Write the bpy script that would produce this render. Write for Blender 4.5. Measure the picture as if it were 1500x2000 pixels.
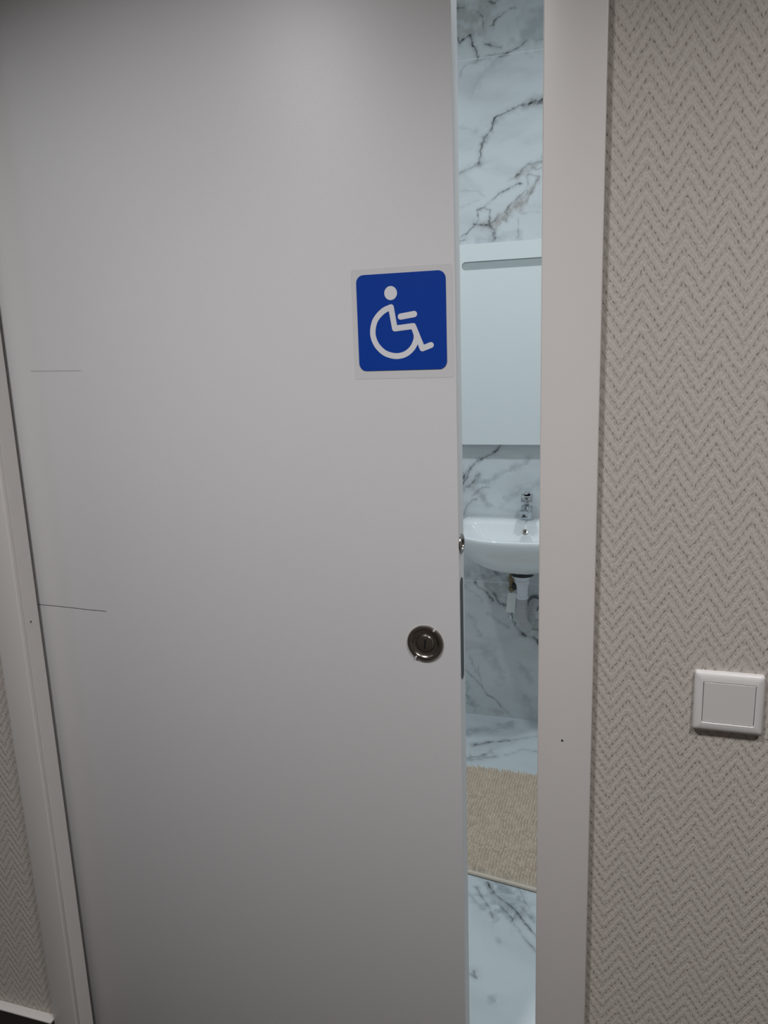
import bpy, bmesh, math, random
import numpy as np
from mathutils import Vector, Matrix, Quaternion
for o in list(bpy.data.objects): bpy.data.objects.remove(o)
S = bpy.context.scene
C = S.collection
random.seed(4); np.random.seed(4)

# ------------------------------------------------------------------ camera
CAM_D, CAM_H = 1.11, 1.405
cam_d = bpy.data.cameras.new('camera'); cam = bpy.data.objects.new('camera', cam_d); C.objects.link(cam)
S.camera = cam
cam_d.sensor_fit = 'VERTICAL'; cam_d.sensor_height = 36.0; cam_d.sensor_width = 27.0
F_PX = 1496.0
cam_d.lens = F_PX/2000*36.0; cam_d.clip_start = 0.02
dn = Vector((246.0, 7060.0, F_PX)).normalized()
lx = Vector((-4820.0, 850.35-1000, F_PX)).normalized()
lx = (lx - dn*lx.dot(dn)).normalized()
ax, az = -lx, -dn; ay = az.cross(ax)
# rows of R = world axes written in camera pixels axes (x right, y down, z forward)
right = Vector((ax[0], ay[0], az[0])); down = Vector((ax[1], ay[1], az[1])); fwd = Vector((ax[2], ay[2], az[2]))
M = Matrix((right, -down, -fwd)).transposed()
cam.matrix_world = Matrix.Translation((0, -CAM_D, CAM_H)) @ M.to_4x4()

# ------------------------------------------------------------------ world, exposure
w = bpy.data.worlds.new('world'); S.world = w; w.use_nodes = True
w.node_tree.nodes['Background'].inputs[0].default_value = (.6, .65, .7, 1)
w.node_tree.nodes['Background'].inputs[1].default_value = .05
S.view_settings.view_transform = 'Standard'; S.view_settings.look = 'None'
S.view_settings.gamma = 1; S.view_settings.use_curve_mapping = False
S.view_settings.exposure = 0.0

# ------------------------------------------------------------------ lamps (ceiling downlights)
def downlight(name, loc, power, col, size=.09, spread=150, aim=None):
    l = bpy.data.lights.new(name, 'AREA'); l.shape = 'DISK'; l.size = size; l.energy = power; l.color = col
    l.spread = math.radians(spread)
    o = bpy.data.objects.new(name, l); C.objects.link(o); o.location = loc
    if aim: o.rotation_euler = (Vector(aim)-Vector(loc)).to_track_quat('-Z', 'Y').to_euler()
    return o
WARM = (1.0, .985, 1.0); COOLHALL = (.78, .95, 1.12); COOL = (.87, .955, 1.0)
downlight('hall_lamp', (-.64, -.93, 2.56), 15.5, WARM, .26, 124)
downlight('hall_lamp', (.66, -.93, 2.56), 13.5, WARM, .28, 124)
downlight('hall_lamp', (-2.3, -1.10, 2.56), 2.2, COOLHALL, .28, 155)
downlight('bath_lamp', (-1.0, .74, 2.55), 7.7, COOL, .10, 165)
downlight('bath_lamp', (.22, .76, 2.55), 8.1, COOL, .10, 165)

# ------------------------------------------------------------------ materials
def mat(name, col, rough=.5, metal=0.0, spec=.5, coat=0.0, bump=None, vary=.0, vscale=8):
    m = bpy.data.materials.new(name); m.use_nodes = True
    nt = m.node_tree; b = nt.nodes['Principled BSDF']
    b.inputs['Base Color'].default_value = (*col, 1); b.inputs['Roughness'].default_value = rough
    b.inputs['Metallic'].default_value = metal; b.inputs['Specular IOR Level'].default_value = spec
    b.inputs['Coat Weight'].default_value = coat
    tc = nt.nodes.new('ShaderNodeTexCoord')
    n = nt.nodes.new('ShaderNodeTexNoise'); n.inputs['Scale'].default_value = vscale; n.inputs['Detail'].default_value = 4
    nt.links.new(tc.outputs['Object'], n.inputs['Vector'])
    mx = nt.nodes.new('ShaderNodeMix'); mx.data_type = 'RGBA'
    mx.inputs[6].default_value = (*[c*(1-vary) for c in col], 1); mx.inputs[7].default_value = (*[min(1, c*(1+vary)) for c in col], 1)
    nt.links.new(n.outputs['Fac'], mx.inputs[0]); nt.links.new(mx.outputs[2], b.inputs['Base Color'])
    if bump:
        sc, st = bump
        n2 = nt.nodes.new('ShaderNodeTexNoise'); n2.inputs['Scale'].default_value = sc; n2.inputs['Detail'].default_value = 3
        nt.links.new(tc.outputs['Object'], n2.inputs['Vector'])
        bp = nt.nodes.new('ShaderNodeBump'); bp.inputs['Strength'].default_value = st; bp.inputs['Distance'].default_value = .001
        nt.links.new(n2.outputs['Fac'], bp.inputs['Height']); nt.links.new(bp.outputs[0], b.inputs['Normal'])
    return m

m_door = mat('door_laminate', (.66, .655, .655), .42, bump=(700, .12), vary=.012, vscale=3)
m_casing = mat('casing_laminate', (.66, .63, .60), .40, bump=(500, .06), vary=.01, vscale=3)
m_dooredge = m_door
m_paint = mat('white_paint', (.72, .70, .67), .7, vary=.02)
m_ceil = mat('ceiling_paint', (.80, .80, .78), .8, vary=.02)
m_white = mat('white_plastic', (.68, .66, .64), .35, vary=.01)
m_ceramic = mat('ceramic', (.86, .88, .89), .08, spec=.6, coat=.4, vary=.005)
m_cab = mat('cabinet_gloss', (.76, .795, .80), .25, vary=.006)
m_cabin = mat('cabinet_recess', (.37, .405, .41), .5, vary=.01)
m_chrome = mat('chrome', (.55, .575, .60), .10, metal=1, vary=.01)
m_nickel = mat('brushed_nickel', (.33, .295, .265), .24, metal=1, vary=.10, vscale=120)
m_slot = mat('dark_metal', (.05, .055, .055), .45, metal=.3, vary=.05)
m_black = mat('black_rubber', (.008, .008, .009), .5, vary=.1)
m_brass = mat('brass', (.24, .18, .10), .3, metal=1, vary=.5, vscale=160)
m_pipe = mat('white_pipe', (.78, .80, .86), .35, vary=.01)
m_flex = mat('grey_flex_pipe', (.52, .52, .54), .45, vary=.03)
m_tag = mat('tag_paper', (.88, .90, .89), .6, vary=.02)
m_blue = mat('sign_blue', (.001, .044, .33), .55, spec=.22, vary=.02)
m_symbol = mat('sign_white', (.74, .74, .77), .45, vary=.01)
m_film = mat('clear_film_edge', (.650, .645, .645), .44, vary=.01)
m_pencil = mat('pencil', (.10, .10, .11), .8, vary=.3, vscale=300)
m_pencil_faint = mat('pencil_faint', (.42, .42, .425), .8, vary=.15, vscale=300)
m_hole = mat('hole', (.04, .035, .03), .9, vary=.1)
m_red = mat('red_dot', (.25, .02, .03), .4, vary=.02)
m_skirt = mat('dark_skirting', (.030, .024, .020), .5, vary=.2, vscale=20)
m_skirtcap = mat('skirting_cap', (.56, .53, .50), .5, vary=.02)
m_rear = mat('taupe_wall', (.24, .22, .20), .8, vary=.05)
m_floor_hall = mat('hall_floor', (.055, .045, .038), .55, vary=.25, vscale=14)

def wallpaper():
    m = bpy.data.materials.new('herringbone_wallpaper'); m.use_nodes = True
    nt = m.node_tree; N = nt.nodes; L = nt.links; b = N['Principled BSDF']
    b.inputs['Roughness'].default_value = .78; b.inputs['Specular IOR Level'].default_value = .3
    tc = N.new('ShaderNodeTexCoord')
    wn = N.new('ShaderNodeTexNoise'); wn.inputs['Scale'].default_value = 95; wn.inputs['Detail'].default_value = 2
    L.new(tc.outputs['Object'], wn.inputs['Vector'])
    ws = N.new('ShaderNodeVectorMath'); ws.operation = 'MULTIPLY_ADD'
    L.new(wn.outputs['Color'], ws.inputs[0]); ws.inputs[1].default_value = (.006, .006, .006)
    L.new(tc.outputs['Object'], ws.inputs[2])
    sp = N.new('ShaderNodeSeparateXYZ'); L.new(ws.outputs[0], sp.inputs[0])
    def math_(op, a, b_=None, c=None):
        n = N.new('ShaderNodeMath'); n.operation = op
        for i, v in enumerate((a, b_, c)):
            if v is None: continue
            if isinstance(v, (int, float)): n.inputs[i].default_value = v
            else: L.new(v, n.inputs[i])
        return n.outputs[0]
    P = .0505
    # triangle wave across the columns; peaks at x0
    t = math_('PINGPONG', math_('ADD', sp.outputs[0], -.0710+P*40), P/2)      # 0 at the peaks .. P/2 in the valleys
    v = math_('ADD', sp.outputs[2], math_('MULTIPLY', t, 1.55))
    LAM = .0212
    ph = math_('MULTIPLY', v, 2*math.pi/LAM)
    ridge = math_('MULTIPLY_ADD', math_('SINE', ph), .5, .5)
    # woven knots: three rows per ridge, staggered; the crest row stays smooth
    rowv = math_('MULTIPLY', v, 3.0/LAM)
    row = math_('FLOOR', rowv)
    cr_ = math_('COSINE', math_('MULTIPLY', math_('SUBTRACT', math_('SUBTRACT', rowv, row), .5), 2*math.pi))
    cx_ = math_('COSINE', math_('MULTIPLY', math_('ADD', math_('MULTIPLY', sp.outputs[0], 1/.0047), math_('MULTIPLY', row, .37)), 2*math.pi))
    pit = math_('MAXIMUM', math_('MULTIPLY', math_('ADD', cr_, cx_), .5), 0.0)
    pit = math_('MULTIPLY', pit, math_('SUBTRACT', 1.0, math_('MULTIPLY', ridge, .75)))
    mp = N.new('ShaderNodeMapping'); mp.inputs['Scale'].default_value = (1, 1, .45)
    L.new(tc.outputs['Object'], mp.inputs['Vector'])
    fn = N.new('ShaderNodeTexNoise'); fn.inputs['Scale'].default_value = 430; fn.inputs['Detail'].default_value = 3
    L.new(mp.outputs[0], fn.inputs['Vector'])
    bn = N.new('ShaderNodeTexNoise'); bn.inputs['Scale'].default_value = 70; bn.inputs['Detail'].default_value = 2
    L.new(tc.outputs['Object'], bn.inputs['Vector'])
    h = math_('ADD', math_('ADD', math_('MULTIPLY', ridge, .33), math_('MULTIPLY', pit, -.40)), math_('ADD', math_('MULTIPLY', fn.outputs['Fac'], .95), math_('MULTIPLY', bn.outputs['Fac'], .22)))
    cr = N.new('ShaderNodeValToRGB'); cr.color_ramp.elements[0].position = .16; cr.color_ramp.elements[1].position = .86
    cr.color_ramp.elements[0].color = (.225, .19, .16, 1); cr.color_ramp.elements[1].color = (.535, .492, .448, 1)
    e = cr.color_ramp.elements.new(.44); e.color = (.445, .405, .365, 1)
    L.new(h, cr.inputs[0]); L.new(cr.outputs[0], b.inputs['Base Color'])
    bp = N.new('ShaderNodeBump'); bp.inputs['Strength'].default_value = .6; bp.inputs['Distance'].default_value = .0016
    L.new(h, bp.inputs['Height']); L.new(bp.outputs[0], b.inputs['Normal'])
    return m
m_wallpaper = wallpaper()

BASE = (.65, .69, .71)
def marble(name, painted, joints, base=BASE):
    """polished marble tile; 'painted' reads the vein map stored on the mesh, otherwise veins come from noise"""
    m = bpy.data.materials.new(name); m.use_nodes = True
    nt = m.node_tree; N = nt.nodes; L = nt.links; b = N['Principled BSDF']
    b.inputs['Roughness'].default_value = .22
    tc = N.new('ShaderNodeTexCoord')
    def mixc(fac, a, c, mul=1.0):
        x = N.new('ShaderNodeMix'); x.data_type = 'RGBA'
        if mul != 1.0:
            mm = N.new('ShaderNodeMath'); mm.operation = 'MULTIPLY'; L.new(fac, mm.inputs[0]); mm.inputs[1].default_value = mul; fac = mm.outputs[0]
        L.new(fac, x.inputs[0])
        for i, v in ((6, a), (7, c)):
            if isinstance(v, tuple): x.inputs[i].default_value = (*v, 1)
            else: L.new(v, x.inputs[i])
        return x.outputs[2]
    n1 = N.new('ShaderNodeTexNoise'); n1.inputs['Scale'].default_value = 3.2; n1.inputs['Detail'].default_value = 7; n1.inputs['Distortion'].default_value = 1.2
    mp = N.new('ShaderNodeMapping'); mp.inputs['Rotation'].default_value = (.5, -.75, .6); mp.inputs['Scale'].default_value = (1, 1, 2.6)
    L.new(tc.outputs['Object'], mp.inputs[0]); L.new(mp.outputs[0], n1.inputs['Vector'])
    r1 = N.new('ShaderNodeValToRGB'); r1.color_ramp.elements[0].position = .46; r1.color_ramp.elements[1].position = .74
    L.new(n1.outputs['Fac'], r1.inputs[0])
    col = mixc(r1.outputs[0], base, tuple(c*.84 for c in base))
    if painted:
        at = N.new('ShaderNodeAttribute'); at.attribute_name = 'veins'
        sp = N.new('ShaderNodeSeparateColor'); L.new(at.outputs['Color'], sp.inputs[0])
        col = mixc(sp.outputs[1], col, (.36, .40, .43))
        col = mixc(sp.outputs[2], col, (.38, .36, .35))
        col = mixc(sp.outputs[0], col, (.045, .05, .055))
    else:
        n2 = N.new('ShaderNodeTexNoise'); n2.inputs['Scale'].default_value = 1.7; n2.inputs['Detail'].default_value = 9; n2.inputs['Roughness'].default_value = .6; n2.inputs['Distortion'].default_value = 1.5
        L.new(mp.outputs[0], n2.inputs['Vector'])
        ab = N.new('ShaderNodeMath'); ab.operation = 'SUBTRACT'; L.new(n2.outputs['Fac'], ab.inputs[0]); ab.inputs[1].default_value = .5
        a2 = N.new('ShaderNodeMath'); a2.operation = 'ABSOLUTE'; L.new(ab.outputs[0], a2.inputs[0])
        r2 = N.new('ShaderNodeValToRGB'); r2.color_ramp.elements[0].position = 0; r2.color_ramp.elements[1].position = .022
        r2.color_ramp.elements[0].color = (1, 1, 1, 1); r2.color_ramp.elements[1].color = (0, 0, 0, 1)
        L.new(a2.outputs[0], r2.inputs[0])
        col = mixc(r2.outputs[0], col, (.22, .24, .25), .6)
    if joints:
        s2 = N.new('ShaderNodeSeparateXYZ'); L.new(tc.outputs['Object'], s2.inputs[0])
        a = N.new('ShaderNodeMath'); a.operation = 'ADD'; a.inputs[1].default_value = -.543+.594*3; L.new(s2.outputs[2], a.inputs[0])
        p = N.new('ShaderNodeMath'); p.operation = 'PINGPONG'; p.inputs[1].default_value = .297; L.new(a.outputs[0], p.inputs[0])
        g = N.new('ShaderNodeMath'); g.operation = 'LESS_THAN'; g.inputs[1].default_value = .0011; L.new(p.outputs[0], g.inputs[0])
        col = mixc(g.outputs[0], col, (.84, .88, .90), .7)
    L.new(col, b.inputs['Base Color'])
    return m
m_marble_wall = marble('marble_wall_tile', True, True)
m_marble_plain = marble('marble_tile_plain', False, True)
m_marble_floor = marble('marble_floor_tile', True, False, (.67, .72, .745))
m_marble_floor2 = marble('marble_floor_plain', False, False, (.74, .79, .815))

def mat_pile():
    m = mat('mat_pile', (.76, .655, .545), .95, spec=.1, bump=(900, .5), vary=.16, vscale=160)
    return m
m_pile = mat_pile()
m_hem = mat('mat_hem', (.66, .58, .49), .9, spec=.1, vary=.06, vscale=300)

# ------------------------------------------------------------------ mesh helpers
def link(name, me, mats, parent=None, smooth=False):
    o = bpy.data.objects.new(name, me); C.objects.link(o)
    if not isinstance(mats, (list, tuple)): mats = [mats]
    for m in mats: me.materials.append(m)
    if smooth:
        me.polygons.foreach_set('use_smooth', [True]*len(me.polygons))
    if parent: o.parent = parent; o.matrix_parent_inverse = Matrix.Translation(-Vector(parent.location))
    return o
def obj(name, bm, m, parent=None, smooth=False, sharp=None):
    me = bpy.data.meshes.new(name); bmesh.ops.recalc_face_normals(bm, faces=bm.faces); bm.to_mesh(me); bm.free()
    o = link(name, me, m, parent, smooth)
    if smooth: me.set_sharp_from_angle(angle=math.radians(sharp or 35))
    return o
def empty(name, loc):
    o = bpy.data.objects.new(name, None); C.objects.link(o); o.location = loc; o.empty_display_size = .05
    return o
def tag(o, label=None, cat=None, kind=None, group=None):
    if label: o['label'] = label
    if cat: o['category'] = cat
    if kind: o['kind'] = kind
    if group: o['group'] = group
    return o
def box(bm, x0, x1, y0, y1, z0, z1, bev=0, seg=2):
    t = bmesh.new()
    r = bmesh.ops.create_cube(t, size=1)
    for v in t.verts:
        v.co = Vector((x0+(v.co.x+.5)*(x1-x0), y0+(v.co.y+.5)*(y1-y0), z0+(v.co.z+.5)*(z1-z0)))
    if bev: bmesh.ops.bevel(t, geom=list(t.edges), offset=bev, segments=seg, affect='EDGES', profile=.5)
    me = bpy.data.meshes.new('t'); t.to_mesh(me); t.free(); bm.from_mesh(me); bpy.data.meshes.remove(me)
    return bm
def lathe(bm, prof, origin, axis='Z', n=48, close=False):
    """prof = [(r, h)...] around axis through origin"""
    O = Vector(origin)
    def P(r, h, a):
        c, s = r*math.cos(a), r*math.sin(a)
        if axis == 'Z': return O+Vector((c, s, h))
        if axis == 'Y': return O+Vector((c, h, s))
        return O+Vector((h, c, s))
    rings = []
    for r, h in prof:
        if r < 1e-6: rings.append([bm.verts.new(P(0, h, 0))])
        else: rings.append([bm.verts.new(P(r, h, 2*math.pi*i/n)) for i in range(n)])
    for A, B in zip(rings, rings[1:]):
        for i in range(n):
            j = (i+1) % n
            f = [A[i % len(A)], A[j % len(A)], B[j % len(B)], B[i % len(B)]]
            u = []
            for v in f:
                if v not in u: u.append(v)
            if len(u) > 2: bm.faces.new(u)
    return bm
def tube(bm, pts, r, n=12, caps=True):
    pts = [Vector(p) for p in pts]; rr = r if isinstance(r, (list, tuple)) else [r]*len(pts)
    up = Vector((0, 0, 1)); rings = []
    prev = None
    for i, p in enumerate(pts):
        d = (pts[min(i+1, len(pts)-1)]-pts[max(i-1, 0)]).normalized()
        if prev is None:
            s = d.cross(up if abs(d.z) < .9 else Vector((1, 0, 0))).normalized()
        else:
            s = (prev - d*prev.dot(d)).normalized()
        prev = s; t = d.cross(s)
        rings.append([bm.verts.new(p+rr[i]*(math.cos(a)*s+math.sin(a)*t)) for a in [2*math.pi*k/n for k in range(n)]])
    for A, B in zip(rings, rings[1:]):
        for i in range(n): bm.faces.new((A[i], A[(i+1) % n], B[(i+1) % n], B[i]))
    if caps: bm.faces.new(rings[0][::-1]); bm.faces.new(rings[-1])
    return bm
def bez(pts, n=24):
    """Catmull-Rom through pts"""
    P = [Vector(p) for p in pts]; P = [2*P[0]-P[1]]+P+[2*P[-1]-P[-2]]; out = []
    for i in range(1, len(P)-2):
        for k in range(n):
            t = k/n; a, b, c, d = P[i-1:i+3]
            out.append(.5*((2*b)+(-a+c)*t+(2*a-5*b+4*c-d)*t*t+(-a+3*b-3*c+d)*t**3))
    out.append(P[-2]); return out
def prism(bm, poly, y0, y1):
    """polygon of (x, z), extruded from y0 to y1"""
    A = [bm.verts.new((x, y0, z)) for x, z in poly]; B = [bm.verts.new((x, y1, z)) for x, z in poly]
    bm.faces.new(A); bm.faces.new(B[::-1])
    for i in range(len(A)):
        j = (i+1) % len(A); bm.faces.new((A[i], B[i], B[j], A[j]))
    return bm
def rrect(cx, cz, w, h, r, n=8):
    out = []
    for sx, sz, a0 in ((1, 1, 0), (-1, 1, 90), (-1, -1, 180), (1, -1, 270)):
        for k in range(n+1):
            a = math.radians(a0+90*k/n)
            out.append((cx+sx*(w/2-r)+r*math.cos(a), cz+sz*(h/2-r)+r*math.sin(a)))
    return out

# ------------------------------------------------------------------ vein maps
WALL_VEINS=[
([(-0.559,2.394),(-0.553,2.378),(-0.544,2.388),(-0.513,2.395),(-0.509,2.372),(-0.505,2.348),(-0.496,2.325)],2.2,0.95,'d'),
([(-0.452,2.416),(-0.431,2.436),(-0.41,2.447),(-0.374,2.457)],1.6,0.6,'d'),
([(-0.469,2.361),(-0.452,2.36),(-0.419,2.343)],3,0.55,'d'),
([(-0.419,2.326),(-0.39,2.333),(-0.365,2.339),(-0.337,2.356)],1.6,0.6,'d'),
([(-0.452,2.326),(-0.419,2.327),(-0.39,2.335)],2,0.3,'d'),
([(-0.313,2.36),(-0.3,2.354),(-0.278,2.359)],2.4,0.25,'d'),
([(-0.558,2.48),(-0.539,2.477)],3.5,0.6,'d'),
([(-0.501,2.47),(-0.487,2.46),(-0.478,2.45),(-0.476,2.416)],2.5,0.6,'d'),
([(-0.455,2.482),(-0.439,2.476),(-0.423,2.484)],2,0.6,'d'),
([(-0.573,2.486),(-0.535,2.462),(-0.497,2.442),(-0.46,2.477)],22,0.55,'b'),
([(-0.557,2.42),(-0.506,2.402)],14,0.4,'b'),
([(-0.277,2.428),(-0.309,2.396),(-0.333,2.37)],25,0.35,'s'),
([(-0.277,2.181),(-0.307,2.177),(-0.328,2.172)],4,0.85,'d'),
([(-0.271,2.167),(-0.307,2.17)],6,0.55,'d'),
([(-0.328,2.172),(-0.365,2.167),(-0.402,2.156),(-0.436,2.142),(-0.443,2.125),(-0.453,2.103),(-0.475,2.082)],1.6,0.8,'d'),
([(-0.328,2.166),(-0.365,2.159),(-0.398,2.147),(-0.432,2.132)],6,0.3,'s'),
([(-0.475,2.082),(-0.473,2.07),(-0.49,2.04),(-0.492,2.008)],2.8,0.65,'d'),
([(-0.44,2.125),(-0.462,2.092),(-0.475,2.07)],5,0.35,'s'),
([(-0.488,2.008),(-0.528,1.995),(-0.558,1.982)],4,0.4,'d'),
([(-0.492,2.008),(-0.458,2.004)],3,0.25,'s'),
([(-0.281,1.999),(-0.306,1.988),(-0.331,1.984),(-0.348,1.97),(-0.365,1.956),(-0.388,1.942)],2.8,0.6,'d'),
([(-0.275,1.994),(-0.306,1.982),(-0.339,1.965),(-0.365,1.952)],7,0.5,'b'),
([(-0.281,2.014),(-0.279,1.979),(-0.277,1.963)],2,0.5,'d'),
([(-0.323,1.983),(-0.306,1.966),(-0.277,1.967)],2,0.5,'d'),
([(-0.354,1.927),(-0.39,1.916),(-0.433,1.898),(-0.463,1.88),(-0.476,1.865),(-0.496,1.856)],2,0.75,'d'),
([(-0.496,1.856),(-0.493,1.833),(-0.503,1.814),(-0.53,1.791),(-0.561,1.776)],1.3,0.75,'d'),
([(-0.51,1.816),(-0.486,1.811),(-0.464,1.806)],3.5,0.8,'d'),
([(-0.476,1.863),(-0.455,1.855),(-0.457,1.83),(-0.459,1.806),(-0.444,1.776),(-0.436,1.759)],2,0.6,'d'),
([(-0.449,1.776),(-0.436,1.759)],5,0.7,'d'),
([(-0.331,1.885),(-0.364,1.864),(-0.399,1.84),(-0.433,1.812),(-0.455,1.797)],10,0.8,'b'),
([(-0.297,1.941),(-0.314,1.907),(-0.331,1.885)],8,0.5,'b'),
([(-0.331,1.953),(-0.333,1.921),(-0.335,1.883)],1.6,0.5,'d'),
([(-0.343,1.91),(-0.373,1.88),(-0.394,1.858),(-0.455,1.814)],1.6,0.5,'d'),
([(-0.331,1.953),(-0.293,1.943),(-0.306,1.926),(-0.31,1.907),(-0.335,1.877)],1.8,0.5,'d'),
([(-0.399,1.846),(-0.394,1.834),(-0.403,1.818)],2.6,0.4,'d'),
([(-0.566,1.754),(-0.555,1.763),(-0.544,1.767)],3,0.9,'d'),
([(-0.36,1.823),(-0.364,1.762)],1.5,0.3,'d'),
([(-0.564,1.921),(-0.502,1.922),(-0.476,1.902)],1.5,0.2,'d'),
([(-0.564,1.872),(-0.529,1.877),(-0.494,1.891)],1.5,0.2,'d'),
([(-0.352,1.838),(-0.292,1.833)],1.3,0.25,'d'),
([(-0.554,2.278),(-0.541,2.308),(-0.515,2.318),(-0.456,2.325),(-0.398,2.327)],3,0.35,'s'),
([(-0.516,2.235),(-0.473,2.283),(-0.423,2.319)],8,0.25,'s'),
([(-0.561,2.123),(-0.526,2.119),(-0.5,2.108)],5,0.2,'s'),
([(-0.364,1.762),(-0.433,1.759),(-0.499,1.759)],9,0.3,'s'),
([(-0.42,1.063),(-0.436,1.04),(-0.453,1.024),(-0.482,1.014),(-0.508,0.997),(-0.528,0.977),(-0.538,0.957),(-0.545,0.937),(-0.559,0.917),(-0.564,0.894)],2.6,0.8,'d'),
([(-0.508,1.001),(-0.535,0.971),(-0.559,0.934)],6,0.4,'s'),
([(-0.565,0.957),(-0.553,0.952),(-0.557,0.927)],3,0.6,'d'),
([(-0.502,0.948),(-0.516,0.931),(-0.542,0.904),(-0.563,0.887)],5,0.5,'d'),
([(-0.493,0.865),(-0.526,0.854),(-0.547,0.827),(-0.561,0.792),(-0.566,0.772)],3.5,0.35,'d'),
([(-0.506,0.895),(-0.486,0.865),(-0.467,0.836)],7,0.3,'s'),
([(-0.532,0.908),(-0.513,0.878),(-0.486,0.855)],9,0.3,'b'),
([(-0.285,0.913),(-0.331,0.892),(-0.395,0.864)],10,0.25,'s'),
([(-0.414,0.831),(-0.363,0.898),(-0.286,0.932)],8,0.15,'s'),
([(-0.441,0.612),(-0.495,0.61),(-0.563,0.578)],20,0.3,'s'),
([(-0.502,0.616),(-0.497,0.606)],2.5,0.4,'d'),
([(-0.519,0.545),(-0.506,0.522),(-0.486,0.502),(-0.469,0.489),(-0.455,0.465)],2.6,0.6,'d'),
([(-0.472,0.527),(-0.449,0.497),(-0.439,0.47),(-0.415,0.457)],3.2,0.5,'d'),
([(-0.455,0.5),(-0.442,0.476),(-0.428,0.463),(-0.402,0.453)],2.5,0.45,'d'),
([(-0.432,0.488),(-0.408,0.487),(-0.395,0.487)],4,0.35,'s'),
([(-0.495,0.554),(-0.442,0.571),(-0.398,0.58)],1.8,0.3,'d'),
([(-0.469,0.538),(-0.422,0.523),(-0.395,0.525)],16,0.45,'b'),
([(-0.395,0.431),(-0.388,0.41),(-0.372,0.383),(-0.355,0.359),(-0.335,0.347),(-0.315,0.334),(-0.295,0.336),(-0.283,0.316)],2.4,0.75,'d'),
([(-0.342,0.352),(-0.328,0.342)],4,0.8,'d'),
([(-0.295,0.332),(-0.282,0.312)],6,0.8,'d'),
([(-0.299,0.364),(-0.282,0.369)],4,0.6,'d'),
([(-0.342,0.406),(-0.328,0.393),(-0.309,0.398),(-0.284,0.407)],2.4,0.5,'d'),
([(-0.362,0.472),(-0.329,0.428),(-0.295,0.382)],24,0.7,'b'),
([(-0.548,0.402),(-0.524,0.386),(-0.524,0.364),(-0.497,0.334)],4,0.25,'s'),
([(-0.564,0.522),(-0.523,0.496),(-0.489,0.467)],4,0.25,'s'),
([(-0.473,0.422),(-0.429,0.389),(-0.395,0.367)],4.5,0.35,'s'),
([(-0.563,0.189),(-0.547,0.175),(-0.523,0.148),(-0.499,0.117),(-0.485,0.096),(-0.457,0.081),(-0.43,0.057),(-0.416,0.044)],2,0.5,'d'),
([(-0.416,0.044),(-0.388,0.017),(-0.371,-0.003)],2,0.3,'d'),
([(-0.509,0.201),(-0.506,0.154),(-0.499,0.117)],1.8,0.3,'d'),
([(-0.543,0.242),(-0.516,0.175)],1.8,0.25,'d'),
([(-0.555,0.122),(-0.552,0.074),(-0.524,0.024)],9,0.5,'s'),
([(-0.48,0.277),(-0.422,0.169)],14,0.3,'s'),
([(-0.341,0.217),(-0.307,0.166)],10,0.3,'s'),
([(-0.327,0.091),(-0.3,0.039)],9,0.3,'s'),
([(-0.451,0.025),(-0.423,0.021)],12,0.35,'b'),
]
FLOOR_VEINS=[
([(-0.486,1.379),(-0.444,1.416),(-0.367,1.446)],8,0.6,'d'),
([(-0.367,1.45),(-0.34,1.464),(-0.265,1.506)],4,0.35,'d'),
([(-0.488,1.295),(-0.445,1.32),(-0.415,1.352)],10,0.5,'d'),
([(-0.481,1.279),(-0.392,1.326)],5,0.3,'d'),
([(-0.36,1.348),(-0.312,1.396),(-0.258,1.394)],5,0.3,'d'),
([(-0.525,1.486),(-0.459,1.506),(-0.376,1.567)],14,0.4,'s'),
([(-0.379,1.587),(-0.462,1.522),(-0.525,1.443)],8,0.3,'s'),
([(-0.314,0.678),(-0.289,0.644),(-0.253,0.614),(-0.223,0.588),(-0.196,0.551),(-0.165,0.514)],2,0.75,'d'),
([(-0.266,0.599),(-0.235,0.563),(-0.216,0.532),(-0.191,0.497),(-0.161,0.465)],1.8,0.55,'d'),
([(-0.338,0.655),(-0.306,0.6),(-0.292,0.581),(-0.278,0.555)],2.5,0.4,'d'),
([(-0.319,0.673),(-0.294,0.639)],2,0.35,'d'),
([(-0.357,0.626),(-0.333,0.601),(-0.308,0.58)],5,0.4,'s'),
([(-0.236,0.686),(-0.212,0.641),(-0.192,0.611)],2.5,0.35,'d'),
([(-0.207,0.607),(-0.18,0.566)],3,0.3,'d'),
([(-0.271,0.665),(-0.224,0.595)],24,0.6,'s'),
([(-0.289,0.64),(-0.244,0.586)],14,0.3,'s'),
([(-0.297,0.364),(-0.286,0.361),(-0.294,0.374)],4,0.6,'d'),
([(-0.253,0.479),(-0.25,0.478)],6,0.35,'s'),
([(-0.24,0.311),(-0.236,0.306)],6,0.35,'s'),
([(-0.261,0.563),(-0.272,0.538)],4,0.25,'s'),
]
WALL_VEINS += [
([(-.50,.64),(-.46,.60),(-.43,.57),(-.40,.565)],3.0,.35,'d'), ([(-.47,.72),(-.44,.69),(-.41,.66)],4,.4,'s'),
([(-.44,.585),(-.41,.55),(-.385,.52),(-.36,.505)],5,.45,'s'), ([(-.40,.56),(-.375,.53),(-.36,.52)],2.0,.5,'d'),
([(-.56,.58),(-.53,.56),(-.50,.565)],5,.4,'s'), ([(-.36,.50),(-.335,.485),(-.32,.45)],9,.4,'b'),
([(-.52,.92),(-.46,.93),(-.40,.96),(-.32,1.0)],6,.35,'s'), ([(-.53,.87),(-.49,.90),(-.46,.90)],2.2,.3,'d'),
]  # EXTRA

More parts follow.
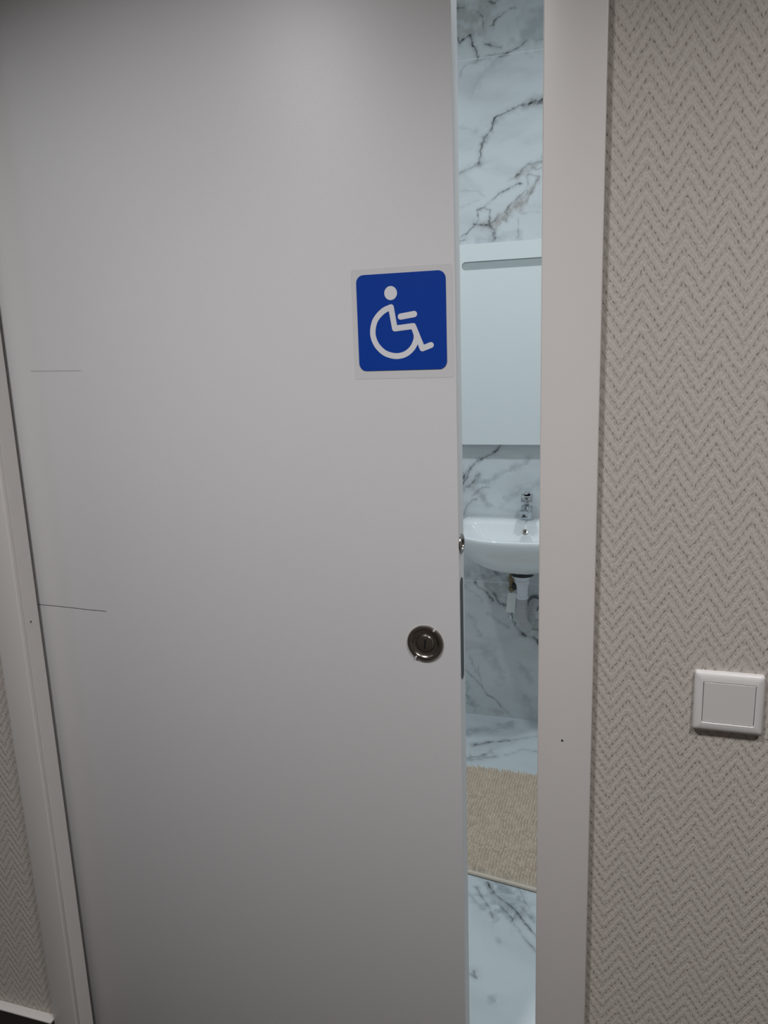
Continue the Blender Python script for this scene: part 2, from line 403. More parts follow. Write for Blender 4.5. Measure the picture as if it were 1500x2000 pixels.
def vein_map(U, V, veins, seed, warp):
    """U, V = coordinates in metres of each vertex -> (n,4) colour: dark vein, grey cloud, brown cloud"""
    rs = np.random.RandomState(seed)
    def noise(u, v, cell):
        g = rs.rand(160, 1200)-.5
        a = (u+5)/cell; b = (v+5)/cell; i = np.floor(a).astype(int); j = np.floor(b).astype(int); fa = a-i; fb = b-j
        fa = fa*fa*(3-2*fa); fb = fb*fb*(3-2*fb); i %= 159; j %= 1199
        return (g[i, j]*(1-fa)+g[i+1, j]*fa)*(1-fb)+(g[i, j+1]*(1-fa)+g[i+1, j+1]*fa)*fb
    wu = noise(U, V, .035)*.012+noise(U, V, .012)*.008+noise(U, V, .005)*.004
    wv = noise(U, V, .035)*.012+noise(U, V, .012)*.008+noise(U, V, .005)*.004
    wid = np.clip(1+noise(U, V, .015)*1.6, .3, 2.2); den = np.clip(1.0+noise(U, V, .02)*.9+noise(U, V, .006)*.6, .25, 1.35)
    u = U+wu*warp; v = V+wv*warp
    out = np.zeros((len(U), 4), np.float32); out[:, 3] = 1
    for pts, hw, st, k in veins:
        c = {'d': 0, 's': 1, 'b': 2}[k]; hw = hw*.001
        if k == 'd': hw = max(hw*.98, .0014)
        else: hw *= 1.25
        m = np.full(len(U), 9.0)
        P = np.array(pts); pad = hw*5+.02
        sel = np.where((U > P[:, 0].min()-pad) & (U < P[:, 0].max()+pad) & (V > P[:, 1].min()-pad) & (V < P[:, 1].max()+pad))[0]
        if not len(sel): continue
        us, vs = u[sel], v[sel]; dm = np.full(len(sel), 9.0)
        for (x0, y0), (x1, y1) in zip(pts, pts[1:]):
            dx, dy = x1-x0, y1-y0; L2 = dx*dx+dy*dy+1e-12
            t = np.clip(((us-x0)*dx+(vs-y0)*dy)/L2, 0, 1)
            dm = np.minimum(dm, np.hypot(us-x0-t*dx, vs-y0-t*dy))
        q = dm/(hw*wid[sel])
        val = st*den[sel]*np.exp(-(q**2)*.7)
        if k == 'd': val = np.maximum(val, st*.30*den[sel]*np.exp(-(dm/(hw*3.5))**2))
        if k == 's': val = val*1.35
        out[sel, c] = 1-(1-out[sel, c])*(1-np.clip(val, 0, 1))
    return out
def veined_plane(name, u0, u1, v0, v1, fu0, fu1, step, place, veins, mats, seed, warp):
    """a tiled surface: fine grid where the veins are mapped, plain quads around it"""
    nu = int((fu1-fu0)/step)+1; nv = int((v1-v0)/step)+1
    us = np.linspace(fu0, fu1, nu); vs = np.linspace(v0, v1, nv)
    UU, VV = np.meshgrid(us, vs, indexing='ij'); U = UU.ravel(); V = VV.ravel()
    col = vein_map(U, V, veins, seed, warp)
    ex = [(u0, v0), (fu0, v0), (fu0, v1), (u0, v1), (fu1, v0), (u1, v0), (u1, v1), (fu1, v1)]
    U2 = np.concatenate([U, [e[0] for e in ex]]); V2 = np.concatenate([V, [e[1] for e in ex]])
    co = place(U2, V2)
    a = np.arange(nu*nv).reshape(nu, nv)
    q = np.stack([a[:-1, :-1], a[1:, :-1], a[1:, 1:], a[:-1, 1:]], -1).reshape(-1, 4)
    n = nu*nv; q = np.vstack([q, [[n, n+1, n+2, n+3], [n+4, n+5, n+6, n+7]]])
    me = bpy.data.meshes.new(name); me.vertices.add(len(U2)); me.vertices.foreach_set('co', co.astype(np.float32).ravel())
    me.loops.add(q.size); me.loops.foreach_set('vertex_index', q.ravel().astype(np.int32))
    me.polygons.add(len(q)); me.polygons.foreach_set('loop_start', np.arange(0, q.size, 4, dtype=np.int32))
    mi = np.zeros(len(q), np.int32); mi[-2:] = 1
    me.polygons.foreach_set('material_index', mi)
    at = me.color_attributes.new('veins', 'FLOAT_COLOR', 'POINT')
    cc = np.vstack([col, np.tile([0, 0, 0, 1], (8, 1))]).astype(np.float32); at.data.foreach_set('color', cc.ravel())
    me.update(calc_edges=True); me.validate()
    return link(name, me, mats)

# ------------------------------------------------------------------ room shell
YW = 1.6234; TOP = 2.60; OX0, OX1 = -1.074, -.1132
ZF = -.06                                                   # hall floor, one low step below the bathroom
        # opening in the wall
YB = .14                                                   # bathroom side of the door wall
def structure(o, label, cat): return tag(o, label, cat, 'structure')

wb = veined_plane('wall_back', -1.5, .75, 0, TOP, -.66, -.16, .002, lambda u, v: np.stack([u, np.full_like(u, YW), v], 1), WALL_VEINS, [m_marble_wall, m_marble_plain], 3, .8)
structure(wb, 'white marble tiled wall with grey veins behind the washbasin', 'wall')
fb = veined_plane('floor_bathroom', -1.5, .75, .095, YW, -.60, .0, .002, lambda u, v: np.stack([u, v, np.zeros_like(u)], 1), FLOOR_VEINS, [m_marble_floor, m_marble_floor2], 5, .45)
structure(fb, 'pale marble tiled bathroom floor around the beige mat', 'floor')

bm = bmesh.new(); box(bm, -1.62, -1.5, YB, YW+.1, 0, TOP); structure(obj('wall_left', bm, m_marble_plain), 'marble tiled side wall left of the washbasin', 'wall')
bm = bmesh.new(); box(bm, .75, .87, YB, YW+.1, 0, TOP); structure(obj('wall_right', bm, m_marble_plain), 'marble tiled side wall right of the washbasin', 'wall')
bm = bmesh.new(); box(bm, -3.2, 2.4, -1.9, YW+.1, TOP, TOP+.1); structure(obj('ceiling', bm, m_ceil), 'white painted ceiling', 'ceiling')
bm = bmesh.new(); box(bm, -3.2, 2.4, -1.9, .0945, ZF-.05, ZF); structure(obj('floor', bm, m_floor_hall), 'dark brown hallway floor in front of the door', 'floor')
# the wall that holds the pocket door: wallpaper on the hall side
bm = bmesh.new()
box(bm, -3.2, OX0-.0065, 0, .036, ZF, TOP); box(bm, -3.2, OX0, .10, YB, ZF, TOP)
box(bm, OX1+.0035, 2.4, 0, YB, ZF, TOP); box(bm, OX0, OX1, 0, .036, 2.08, TOP); box(bm, OX0, OX1, .10, YB, 2.08, TOP)
wf = obj('wall_front', bm, [m_wallpaper, m_paint])
for p in wf.data.polygons:
    p.material_index = 0 if (p.normal.y < -.9 and p.center.y < .01) else 1
structure(wf, 'beige woven herringbone wallpaper wall around the doorway', 'wall')
bm = bmesh.new(); box(bm, -3.2, 2.4, -2.0, -1.9, ZF, TOP); structure(obj('wall_rear', bm, m_rear), 'hallway wall opposite the door', 'wall')
bm = bmesh.new(); box(bm, -3.3, -3.2, -1.9, YB, ZF, TOP); structure(obj('wall_hall_left', bm, m_paint), 'left end wall of the hallway', 'wall')
bm = bmesh.new(); box(bm, 2.4, 2.5, -1.9, YB, ZF, TOP); structure(obj('wall_hall_right', bm, m_paint), 'right end wall of the hallway', 'wall')

# door casings
def casing(name, x0, x1, label, reveal=None):
    bm = bmesh.new(); box(bm, x0, x1, -.012, .0, ZF, 2.08+.075, .0022, 3)
    o = obj(name, bm, m_casing, smooth=True); structure(o, label, 'door casing'); return o
c1 = casing('trim_1', -.1136, -.0335, 'wide cream vertical door casing between the gap and the wallpaper')
bm = bmesh.new(); lathe(bm, [(0, -.0005), (.0016, -.0004), (.0017, .0008), (0, .0008)], (-.0765, -.0122, .8128), 'Y', 12); obj('screw_hole', bm, m_hole, c1)
c2 = casing('trim_2', -1.134, OX0, 'cream vertical door casing with a deep reveal at the left edge')
bm = bmesh.new(); box(bm, OX0-.0062, OX0-.0002, -.0004, .036, ZF, 2.08, .0008, 2)
obj('reveal_board', bm, m_casing, c2)
bm = bmesh.new(); lathe(bm, [(0, -.0005), (.0015, -.0004), (.0016, .0006), (0, .0006)], (OX0+.0002, .0135, .9191), 'X', 12); obj('screw_hole', bm, m_hole, c2)
bm = bmesh.new(); box(bm, -1.134, -.0335, -.012, 0, 2.08, 2.155, .002, 2)
structure(obj('trim_3', bm, m_casing), 'cream door casing across the head of the doorway', 'door casing')
bm = bmesh.new(); box(bm, OX1+.0003, OX1+.0033, .0003, YB, ZF, 2.08); box(bm, OX1+.0003, OX1+.075, YB, YB+.012, 0, 2.15)
structure(obj('trim_4', bm, m_casing), 'cream strike jamb on the bathroom side of the doorway', 'door casing')
def skirting(name, x0, x1, label):
    bm = bmesh.new(); box(bm, x0, x1, -.019, 0, ZF, .0165, .001, 2); o = obj(name, bm, m_skirt); structure(o, label, 'baseboard')
    bm = bmesh.new(); box(bm, x0, x1, -.0205, 0, .0165, .0215, .0018, 3); obj('top_strip', bm, m_skirtcap, o, smooth=True)
skirting('baseboard_left', -3.2, -1.1345, 'dark skirting with a light top strip at the lower left corner')
skirting('baseboard_right', -.033, 2.4, 'dark skirting with a light top strip under the light switch')

# ------------------------------------------------------------------ the sliding door
DF, DB, XE = .050, .089, -.2459
bm = bmesh.new()
box(bm, -1.25, XE, DF, DB, ZF+.008, 2.10, .0016, 2)
door = obj('door_1', bm, m_door, smooth=True)
structure(door, 'light grey sliding door pulled nearly shut with a round lock and wheelchair sign', 'door')
# privacy lock, round dish
LX, LZ = -.3045, .9268
lk_bm = bmesh.new()
R = .031
lathe(lk_bm, [(R, 0), (R, -.0016), (R-.0014, -.0034), (.0262, -.0038), (.0240, -.0034), (.0225, -.0018), (.0205, -.0009), (.0180, -.0006), (.0158, -.0008), (.0150, -.0022), (.0138, -.0034), (.0120, -.0036), (0, -.0034)], (LX, DF, LZ), 'Y', 64)
lock = obj('door_lock', lk_bm, m_nickel, door, smooth=True, sharp=25)
tag(lock, 'round brushed nickel recessed lock')
bm = bmesh.new(); box(bm, LX-.0014, LX+.0014, DF-.0046, DF-.0030, LZ-.0095, LZ+.0095, .0005, 1)
for v in bm.verts: v.co = Vector((LX, 0, LZ))+Matrix.Rotation(math.radians(6), 3, 'Y') @ (v.co-Vector((LX, 0, LZ)))
obj('key_slot', bm, m_black, lock)
bm = bmesh.new()
for a in (57, 237): 
    for s in (0,):
        t = bmesh.new(); box(t, -.0013, .0013, DF-.0042, DF-.0012, R-.0042, R)
        Rm = Matrix.Rotation(math.radians(-a+90), 3, 'Y')
        for v in t.verts: v.co = Rm @ v.co + Vector((LX, 0, LZ))
        me = bpy.data.meshes.new('t'); t.to_mesh(me); t.free(); bm.from_mesh(me)
obj('rim_notch', bm, m_door, lock)
# lock faceplate and round finger pull in the closing edge
bm = bmesh.new(); pl = rrect(.0655, .951, .020, .176, .0095, 8)
A = [bm.verts.new((XE+.0008, y, z)) for y, z in pl]; B = [bm.verts.new((XE-.002, y, z)) for y, z in pl]
bm.faces.new(A); bm.faces.new(B[::-1])
for i in range(len(A)): bm.faces.new((A[i], B[i], B[(i+1) % len(A)], A[(i+1) % len(A)]))
tag(obj('lock_faceplate', bm, m_slot, door), 'long dark faceplate with rounded ends')
bm = bmesh.new()
lathe(bm, [(.0158, 0), (.0158, .0022), (.0145, .0032), (.0105, .0032), (.0095, .0015), (.0090, -.004), (0, -.004)], (XE, .0665, 1.0955), 'X', 40)
fp = obj('finger_pull', bm, m_nickel, door, smooth=True)
bm = bmesh.new(); lathe(bm, [(0, .0012), (.0098, .0012), (.0098, -.003), (0, -.003)], (XE, .0665, 1.0955), 'X', 32); obj('pull_hole', bm, m_black, fp)
# pencil marks on the door face
def mark(name, pts, w_, m):
    bm = bmesh.new()
    for (x0, z0), (x1, z1) in zip(pts, pts[1:]):
        h = w_/2
        vs = [bm.verts.new((x, DF-.00025, z)) for x, z in ((x0, z0-h), (x1, z1-h*.8), (x1, z1+h*.8), (x0, z0+h))]; bm.faces.new(vs)
    o = obj(name, bm, m, door)
    for p in o.data.polygons:
        if p.normal.y > 0: p.flip()
    return o
mark('pencil_mark', [(-1.0857, .9411), (-1.06, .9405), (-1.035, .9401), (-1.0067, .9394), (-.98, .9384), (-.96, .9380), (-.94, .9379), (-.9277, .9375)], .0013, m_pencil)
mark('pencil_mark', [(-1.032, 1.3887), (-.98, 1.3879), (-.9234, 1.3870)], .0010, m_pencil_faint)

# ------------------------------------------------------------------ wheelchair sign
SX, SZ = -.3302, 1.4455
sign = empty('wheelchair_sign', (SX, DF, SZ))
tag(sign, 'blue rounded square sticker with a white wheelchair symbol on the grey door', 'sign')
bm = bmesh.new(); prism(bm, rrect(SX+.001, SZ-.002, .160, .166, .004), DF-.0002, DF-.0001); obj('clear_backing', bm, m_film, sign)
bm = bmesh.new(); prism(bm, rrect(SX, SZ, .1408, .1445, .012), DF-.0009, DF-.0003); obj('blue_panel', bm, m_blue, sign)
def stroke(name_bm, pts, w_, y, mirror=False):
    """one outline polygon around a polyline: round caps, round outer corners, mitred inner corners"""
    h = w_/2; P = [Vector((x*.001, z*.001)) for x, z in pts]; n = len(P)
    def side(Q):
        out = []
        for i in range(1, len(Q)-1):
            d0 = (Q[i]-Q[i-1]).normalized(); d1 = (Q[i+1]-Q[i]).normalized()
            n0 = Vector((-d0.y, d0.x)); n1 = Vector((-d1.y, d1.x)); cr = d0.x*d1.y-d0.y*d1.x
            if cr < 0:
                a0 = math.atan2(n0.y, n0.x); da = math.atan2(cr, d0.dot(d1)); m = max(1, int(abs(da)/.3))
                out += [Q[i]+h*Vector((math.cos(a0+da*k/m), math.sin(a0+da*k/m))) for k in range(m+1)]
            else:
                b = (n0+n1); b.normalize(); out.append(Q[i]+b*(h/max(.2, b.dot(n0))))
        return out
    def cap(Q):                          # half disc around the end of Q
        d = (Q[-1]-Q[-2]).normalized(); a0 = math.atan2(d.x, -d.y)
        return [Q[-1]+h*Vector((math.cos(a0-math.pi*k/12), math.sin(a0-math.pi*k/12))) for k in range(13)]
    R_ = P[::-1]
    poly = side(P)+cap(P)+side(R_)+cap(R_)
    name_bm.faces.new([name_bm.verts.new((SX+p.x, y, SZ+p.y)) for p in poly])
def flat_out(o):
    for p in o.data.polygons:
        if p.normal.y > 0: p.flip()
bm = bmesh.new(); cx_, cz_ = SX-.0154, SZ+.0434
bm.faces.new([bm.verts.new((cx_+.0101*math.cos(a), DF-.0011, cz_+.0103*math.sin(a))) for a in [2*math.pi*k/40 for k in range(40)]])
stroke(bm, [(-15.5, 22.6), (-10.4, -9.3), (18.9, -6.8), (32.5, -40.6), (46.0, -36.0)], .0088, DF-.0012)
arc = bez([(x, 0, z) for x, z in [(-15.8, 22.4), (-26.1, 18.7), (-35.8, 11.2), (-42.8, 1.4), (-46.1, -12.4), (-44.5, -24.5), (-38.0, -36.4), (-26.3, -46.3), (-9.9, -50.8), (5.2, -48.2), (16.6, -39.6), (22.3, -29.1), (23.6, -21.0), (21.4, -13.0), (19.2, -7.8)]], 6)
stroke(bm, [(p.x, p.z) for p in arc], .0088, DF-.0011)
stroke(bm, [(-.6, 8.0), (20.8, 10.8)], .0092, DF-.0011)
o = obj('wheelchair_symbol', bm, m_symbol, sign); flat_out(o)

# ------------------------------------------------------------------ light switch
sw = empty('light_switch', (.1527, 0, .8968)); tag(sw, 'square white rocker light switch on the herringbone wallpaper', 'light switch')
def frame_ring(bm, levels, cx, cz):
    """levels = [(w, h, r, y)...] lofted rounded rectangles"""
    rings = [[bm.verts.new((x, y, z)) for x, z in rrect(cx, cz, w_, h_, r, 6)] for w_, h_, r, y in levels]
    for A, B in zip(rings, rings[1:]):
        for i in range(len(A)): bm.faces.new((A[i], A[(i+1) % len(A)], B[(i+1) % len(A)], B[i]))
    return rings
bm = bmesh.new()
frame_ring(bm, [(.0915, .0905, .004, 0), (.0915, .0905, .004, -.0045), (.0905, .0895, .004, -.0062), (.0875, .0865, .004, -.0078), (.081, .080, .003, -.0094), (.0745, .0695, .0025, -.0098), (.0700, .0640, .0022, -.0100), (.0686, .0626, .002, -.0094), (.0684, .0624, .002, -.0050)], .1527, .8968)
obj('frame', bm, m_white, sw, smooth=True, sharp=30)
bm = bmesh.new()
n = 16; A = []
for k in range(n+1):
    z = .8968-.0306+.0612*k/n; q = (k/n-.5)*2; y = -.0102-.0022*q if False else -.0098-.0014*(q)
    A.append((z, y))
gv = [[bm.verts.new((x, y, z)) for z, y in A] for x in (.1527-.0336, .1527-.0332, .1527+.0332, .1527+.0336)]
for i in (0, 3):
    for v in gv[i]: v.co.y += .0006
for a, b in zip(gv, gv[1:]):
    for i in range(n): bm.faces.new((a[i], b[i], b[i+1], a[i+1]))
ret = bmesh.ops.extrude_face_region(bm, geom=list(bm.faces))
for v in [g for g in ret['geom'] if isinstance(g, bmesh.types.BMVert)]: v.co.y = -.0035
obj('rocker', bm, m_white, sw, smooth=True, sharp=30)
bm = bmesh.new(); box(bm, .1527-.0345, .1527+.0345, -.0042, -.001, .8968-.0315, .8968+.0315); obj('gap', bm, m_slot, sw)

# ------------------------------------------------------------------ bathroom cabinet
CX0, CX1, CY, CZ0, CZ1 = -.585, .02, YW-.032, 1.0620, 1.7455
cab = empty('wall_cabinet', ((CX0+CX1)/2, YW, CZ0)); tag(cab, 'white glossy wall cabinet with a long grip slot hung above the washbasin', 'cabinet')
bm = bmesh.new(); box(bm, CX0+.002, CX1-.002, CY+.0165, YW-.0005, CZ0+.002, CZ1-.002, .001, 1); obj('body', bm, m_cab, cab)
# door panel with the slot cut through it
bm = bmesh.new(); sl = rrect((-.548+.0)/2-.0, 1.6745, .548, .0275, .0128, 8)
def holed(bm, outer, hole, y0, y1):
    fr = []
    for y in (y0, y1):
        vo = [bm.verts.new((x, y, z)) for x, z in outer]; vh = [bm.verts.new((x, y, z)) for x, z in hole]
        ed = [bm.edges.new((vo[i], vo[(i+1) % len(vo)])) for i in range(len(vo))]+[bm.edges.new((vh[i], vh[(i+1) % len(vh)])) for i in range(len(vh))]
        bmesh.ops.triangle_fill(bm, edges=ed, use_beauty=True)
        fr.append((vo, vh))
    for k in (0, 1):
        a, b = fr[0][k], fr[1][k]
        for i in range(len(a)): bm.faces.new((a[i], a[(i+1) % len(a)], b[(i+1) % len(a)], b[i]))
holed(bm, [(CX0, CZ0), (CX1, CZ0), (CX1, CZ1), (CX0, CZ1)], sl, CY, CY+.016)
cd = obj('door', bm, m_cab, cab)
bm = bmesh.new(); box(bm, -.555, .004, CY+.0032, CY+.0120, 1.655, 1.695); obj('slot_recess', bm, m_cabin, cd)

# ------------------------------------------------------------------ washbasin
BX, RZ = -.3200, .797
def outline(cx, half, yb, yf, n=96, rb=.02, pw=2.6):
    """closed outline: straight back at yb, rounded bulging front at yf"""
    pts = []
    ym = yb-(yb-yf)*.42
    for k in range(n):
        a = 2*math.pi*k/n; c, s = math.cos(a), math.sin(a)
        if s >= 0:                      # back half : squarish
            e = 7.0; r = (abs(c)**e+abs(s)**e)**(-1/e); pts.append((cx+half*r*c, ym+(yb-ym)*r*s))
        else:
            e = pw; r = (abs(c)**e+abs(s)**e)**(-1/e); pts.append((cx+half*r*c, ym+(ym-yf)*r*s))
    return pts
bm = bmesh.new(); N_ = 96
def ring(pts, z): return [bm.verts.new((x, y, z if not callable(z) else z(x, y))) for x, y in pts]
HW, YBK, YF = .229, YW-.001, 1.238
def blend(o1, o2, t): return [(a[0]*(1-t)+b[0]*t, a[1]*(1-t)+b[1]*t) for a, b in zip(o1, o2)]
outer = outline(BX, HW, YBK, YF)
dr = [(BX+.034*math.cos(2*math.pi*k/N_), 1.445+.034*math.sin(2*math.pi*k/N_)) for k in range(N_)]
rings = [ring(dr, .652)]
for t in (.12, .25, .4, .55, .68, .79, .88, .94, .975, .992):
    z = .652+.136*(1-(1-t**2.2)**.62)
    rings.append(ring(blend(dr, outer, t), z))
rings.append(ring(outer, RZ-.012)); rings.append(ring(outer, RZ-.004)); rings.append(ring(outline(BX, HW-.0015, YBK-.0005, YF+.0015), RZ-.001)); rings.append(ring(outline(BX, HW-.005, YBK-.002, YF+.005), RZ))
inner = outline(BX, HW-.022, YW-.095, YF+.020, pw=2.4)
rings.append(ring(outline(BX, HW-.018, YW-.088, YF+.016, pw=2.45), RZ-.0003)); rings.append(ring(inner, RZ-.0035))
dr2 = [(BX+.022*math.cos(2*math.pi*k/N_), 1.43+.022*math.sin(2*math.pi*k/N_)) for k in range(N_)]
for t in (.03, .08, .16, .3, .45, .6, .75, .9, 1.0):
    z = RZ-.0035-.125*(1-(1-t)**2.3)
    rings.append(ring(blend(inner, dr2, t), z))
for A, B in zip(rings, rings[1:]):
    for i in range(N_): bm.faces.new((A[i], A[(i+1) % N_], B[(i+1) % N_], B[i]))
bm.faces.new(rings[0][::-1]); bm.faces.new(rings[-1])
basin = obj('washbasin', bm, m_ceramic, smooth=True, sharp=60)
tag(basin, 'white ceramic washbasin with a rounded front on the marble wall', 'washbasin')
# overflow hole
ovp = Vector((-.3180, 1.497, .770))
bm = bmesh.new()
lathe(bm, [(0, -.0010), (.0045, -.0012), (.0060, -.0028), (.0092, -.0032), (.0104, -.0012), (.0104, .004)], (0, 0, 0), 'Y', 32)
OVR = Matrix.Rotation(math.radians(-38), 3, 'X')
for v in bm.verts: v.co = OVR @ v.co + ovp
ov = obj('overflow_ring', bm, m_nickel, basin, smooth=True); tag(ov, 'small round metal overflow ring')
bm = bmesh.new(); lathe(bm, [(0, -.0022), (.0062, -.0022), (.0062, .001), (0, .001)], (0, 0, 0), 'Y', 24)
for v in bm.verts: v.co = OVR @ v.co + ovp
obj('overflow_hole', bm, m_slot, ov)

# ------------------------------------------------------------------ faucet
FX, FY = -.3210, 1.578
fa = empty('faucet', (FX, FY, RZ)); tag(fa, 'small chrome single lever faucet on the back ledge of the washbasin', 'faucet')
bm = bmesh.new(); lathe(bm, [(0, 0), (.0235, 0), (.0238, .003), (.0215, .005), (.0208, .030), (.0212, .046), (.0200, .052), (.0175, .055), (0, .055)], (FX, FY, RZ), 'Z', 40)
obj('body', bm, m_chrome, fa, smooth=True)
# spout reaching over the bowl
bm = bmesh.new()
secs = [((FX, FY-.008, RZ+.036), .0175, .013), ((FX, FY-.035, RZ+.044), .0175, .0125), ((FX, FY-.060, RZ+.046), .0170, .0115), ((FX, FY-.080, RZ+.044), .0165, .0105), ((FX, FY-.092, RZ+.039), .0155, .0095)]
rs_ = []
for (p, a, b) in secs:
    rs_.append([bm.verts.new(Vector(p)+Vector((a*math.copysign(abs(math.cos(t))**.7, math.cos(t)), 0, b*math.copysign(abs(math.sin(t))**.7, math.sin(t))))) for t in [2*math.pi*k/24 for k in range(24)]])
for A, B in zip(rs_, rs_[1:]):
    for i in range(24): bm.faces.new((A[i], A[(i+1) % 24], B[(i+1) % 24], B[i]))
bm.faces.new(rs_[0]); bm.faces.new(rs_[-1])
sp_ = obj('spout', bm, m_chrome, fa, smooth=True)
bm = bmesh.new(); lathe(bm, [(0, 0), (.0098, 0), (.0104, -.002), (.0104, -.010), (.008, -.011), (0, -.009)], (FX, FY-.083, RZ+.037), 'Z', 28); obj('aerator', bm, m_slot, sp_, smooth=True)
# lever cap
bm = bmesh.new()
pr = [(-.020, .056), (.0195, .056), (.0200, .072), (.0150, .087), (.0040, .092), (-.0180, .088), (-.0235, .074)]   # (y, z) side view
X_ = [-.0195, -.0175, .0175, .0195]
def cap_ring(x, k): return [bm.verts.new((FX+x, FY+(y*k), RZ+.056+(z-.056)*k)) for y, z in pr]
rr_ = [cap_ring(X_[0], .93), cap_ring(X_[1], 1), cap_ring(X_[2], 1), cap_ring(X_[3], .93)]
for A, B in zip(rr_, rr_[1:]):
    for i in range(len(A)): bm.faces.new((A[i], A[(i+1) % len(A)], B[(i+1) % len(A)], B[i]))
bm.faces.new(rr_[0]); bm.faces.new(rr_[-1])
lev = obj('lever', bm, m_chrome, fa, smooth=True)
bm = bmesh.new(); tube(bm, bez([(FX, FY-.002, RZ+.088), (FX, FY+.006, RZ+.096), (FX, FY-.012, RZ+.103), (FX, FY-.034, RZ+.106)], 8), [.011+.0]*8+[.0095]*8+[.0075]*9, 16)
for v in bm.verts: v.co.z = RZ+.094+(v.co.z-RZ-.094)*.45
obj('lever_tip', bm, m_chrome, lev, smooth=True)
bm = bmesh.new(); lathe(bm, [(0, -.0012), (.0038, -.0008), (.0040, .002)], (FX+.001, FY-.0212, RZ+.078), 'Y', 20); obj('temperature_dot', bm, m_black, lev)
bm = bmesh.new(); lathe(bm, [(0, -.0010), (.0026, -.0008), (.0026, .002)], (FX-.001, FY-.0205, RZ+.0675), 'Y', 20); obj('temperature_dot', bm, m_red, lev)

# ------------------------------------------------------------------ drain under the basin
TX, TY = -.3205, 1.447
tr = empty('drain_pipe', (TX, TY, .40)); tag(tr, 'white plastic drain pipe hanging under the washbasin', 'drain pipe')
bm = bmesh.new(); lathe(bm, [(.020, .6535), (.0400, .6535), (.0415, .649), (.0412, .6360), (.038, .6300), (.020, .6290)], (TX, TY, 0), 'Z', 48); obj('gasket', bm, m_black, tr, smooth=True)
bm = bmesh.new(); lathe(bm, [(.0, .631), (.0325, .631), (.0315, .629), (.0245, .616), (.0235, .613), (.0245, .612), (.0245, .601), (.0225, .599), (0, .599)], (TX, TY, 0), 'Z', 40); obj('collar', bm, m_pipe, tr, smooth=True)
bm = bmesh.new(); lathe(bm, [(0, .600), (.0215, .600), (.0215, .594), (.0195, .590), (.0182, .556), (.0205, .554), (.0205, .546), (.017, .544), (0, .544)], (TX, TY, 0), 'Z', 40); obj('tailpipe', bm, m_pipe, tr, smooth=True)
path = bez([(TX, TY, .546), (TX-.003, TY+.002, .50), (TX, TY+.02, .455), (TX+.008, TY+.06, .425), (TX+.018, TY+.10, .44), (TX+.022, TY+.14, .478), (TX+.0245, YW-.004, .4775)], 16)
bm = bmesh.new(); tube(bm, path, [.0172-.0045*(i/len(path))**2+.0022*math.cos(i*math.pi/1.5) for i in range(len(path))], 20); obj('corrugated_hose', bm, m_flex, tr, smooth=True)
bm = bmesh.new()
ringpts = [(.0255+.0045*math.cos(a), -.004-.0045*math.sin(a)) for a in [2*math.pi*k/12 for k in range(13)]]
lathe(bm, ringpts, (TX+.0265, YW-.001, .4735), 'Y', 48)
tag(obj('wall_ring', bm, mat('grey_ring', (.20, .22, .23), .4, vary=.03), tr, smooth=True), 'dark grey ring around the pipe at the wall')

# ------------------------------------------------------------------ supply valve with braided hose
VX, VY = -.367, 1.545
va = empty('supply_valve', (VX, YW, .45)); tag(va, 'brass water valve with a white tag beside the drain pipe', 'water valve')
hp = bez([(VX+.016, VY-.045, .650), (VX+.004, VY-.05, .622), (VX-.004, VY-.04, .600), (VX-.002, VY-.02, .585)], 12)
bm = bmesh.new(); tube(bm, hp, [.0055+.0009*math.sin(i*1.7) for i in range(len(hp))], 12); obj('braided_hose', bm, m_brass, va, smooth=True)
bm = bmesh.new(); lathe(bm, [(0, .590), (.0085, .590), (.0090, .586), (.0090, .574), (.0075, .572), (.0075, .560), (.0105, .558), (.0105, .545), (.007, .543), (0, .543)], (VX-.002, VY-.018, 0), 'Z', 6); obj('nut', bm, m_brass, va)
bm = bmesh.new(); lathe(bm, [(0, 0), (.007, 0), (.0115, .006), (.0115, .016), (.0085, .020), (.0085, .09), (.016, .092), (.016, .096), (0, .096)], (VX+.003, YW-.097, .553), 'Y', 24); obj('valve_body', bm, m_chrome, va, smooth=True)
bm = bmesh.new(); lathe(bm, [(0, .008), (.0125, .006), (.0130, -.012), (.010, -.016), (0, -.017)], (VX+.014, VY-.016, .562), 'X', 16); obj('valve_knob', bm, m_slot, va, smooth=True)
bm = bmesh.new()
for p in [(VX-.004-.0155, VX-.004+.0150, .541, .468)]:
    x0, x1, z1, z0 = p
    box(bm, x0, x1, VY-.035, VY-.0325, z0, z1, .0008, 1)
    for v in bm.verts: v.co.x += (v.co.z-z0)*.10
obj('hanging_tag', bm, m_tag, va)
bm = bmesh.new(); lathe(bm, [(0, .468), (.006, .467), (.0085, .460), (.0065, .452), (.0085, .444), (.006, .437), (0, .436)], (VX-.004, VY-.02, 0), 'Z', 20); obj('lower_fitting', bm, m_chrome, va, smooth=True)
bm = bmesh.new(); tube(bm, bez([(VX-.004, VY-.02, .545), (VX-.004, VY-.02, .50), (VX-.004, VY-.02, .44)], 6), .0045, 10); obj('riser_pipe', bm, m_chrome, va, smooth=True)

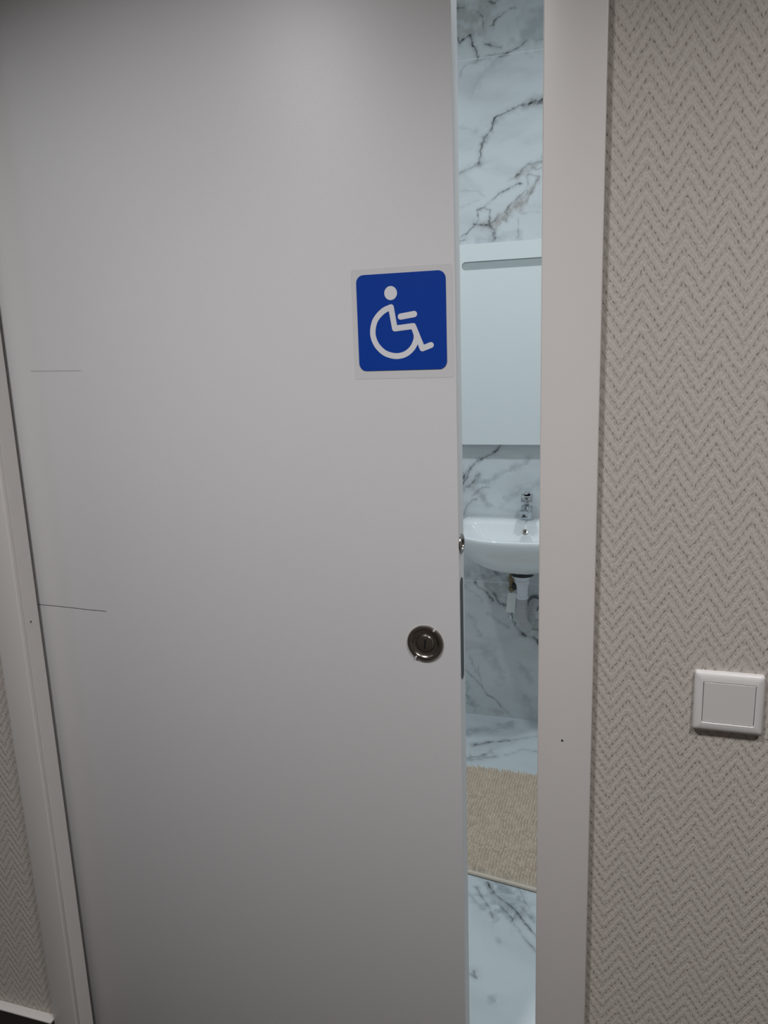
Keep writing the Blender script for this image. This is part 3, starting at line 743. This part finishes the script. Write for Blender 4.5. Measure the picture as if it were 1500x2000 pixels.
# ------------------------------------------------------------------ bath mat (chenille pile)
MX0, MX1 = -.78, .02
def yb_(x): return 1.224                                   # far edge
def yf_(x): return .6840-.142*(x+.277)                     # near edge runs slightly askew
mat_o = empty('bath_mat', (-.35, .95, 0)); tag(mat_o, 'beige chenille bath mat on the marble floor', 'bath mat')
nx, ny = 620, 420
xs = np.linspace(MX0, MX1, nx); ts = np.linspace(0, 1, ny)
Xg, Tg = np.meshgrid(xs, ts, indexing='ij')
hem = .014
y0g = .6840-.142*(Xg+.277)+hem; y1g = 1.224+0*Xg
Yg = y0g+(y1g-y0g)*Tg
rs = np.random.RandomState(2)
PX, PY = .0088, .0105
jit0 = rs.rand(200)
wx = .0016*np.sin(Yg*31+Xg*9)+.0012*np.sin(Yg*73+1.3)
iu = (Xg+wx)/PX; row = np.floor(iu); off = jit0[row.astype(int) % 200]
iv = Yg/PY+off
jit = rs.rand(200, 200)
jj = jit[(row.astype(int)) % 200, (np.floor(iv).astype(int)) % 200]
hu = np.abs(np.sin(math.pi*iu))**.7; hv = np.abs(np.sin(math.pi*iv))**.45
Hh = .0030+.0165*hu*(.03+.97*hv)*(.7+.6*jj)
edge = np.minimum(np.minimum(Xg-MX0, MX1-Xg), np.minimum(Yg-y0g, y1g-Yg)); Hh = np.where(edge < .0015, .003, Hh)
co = np.stack([Xg, Yg, Hh], -1).reshape(-1, 3).astype(np.float32)
a = np.arange(nx*ny).reshape(nx, ny)
q = np.stack([a[:-1, :-1], a[1:, :-1], a[1:, 1:], a[:-1, 1:]], -1).reshape(-1, 4).astype(np.int32)
me = bpy.data.meshes.new('pile'); me.vertices.add(len(co)); me.vertices.foreach_set('co', co.ravel())
me.loops.add(q.size); me.loops.foreach_set('vertex_index', q.ravel()); me.polygons.add(len(q)); me.polygons.foreach_set('loop_start', np.arange(0, q.size, 4, dtype=np.int32))
me.update(calc_edges=True)
po = link('pile', me, m_pile, mat_o, smooth=True); tag(po, kind='stuff')
bm = bmesh.new()
def quadbox(bm, P, z0, z1):
    A = [bm.verts.new((x, y, z0)) for x, y in P]; B = [bm.verts.new((x, y, z1)) for x, y in P]
    bm.faces.new(A[::-1]); bm.faces.new(B)
    for i in range(4): bm.faces.new((A[i], A[(i+1) % 4], B[(i+1) % 4], B[i]))
quadbox(bm, [(MX0, yf_(MX0)+hem), (MX1, yf_(MX1)+hem), (MX1, 1.224), (MX0, 1.224)], .0005, .0035); obj('backing', bm, m_hem, mat_o)
bm = bmesh.new(); quadbox(bm, [(MX0, yf_(MX0)), (MX1, yf_(MX1)), (MX1, yf_(MX1)+hem-.0015), (MX0, yf_(MX0)+hem-.0015)], .0005, .0065)
bmesh.ops.bevel(bm, geom=[e for e in bm.edges], offset=.0018, segments=2, affect='EDGES')
obj('hem', bm, m_hem, mat_o, smooth=True)
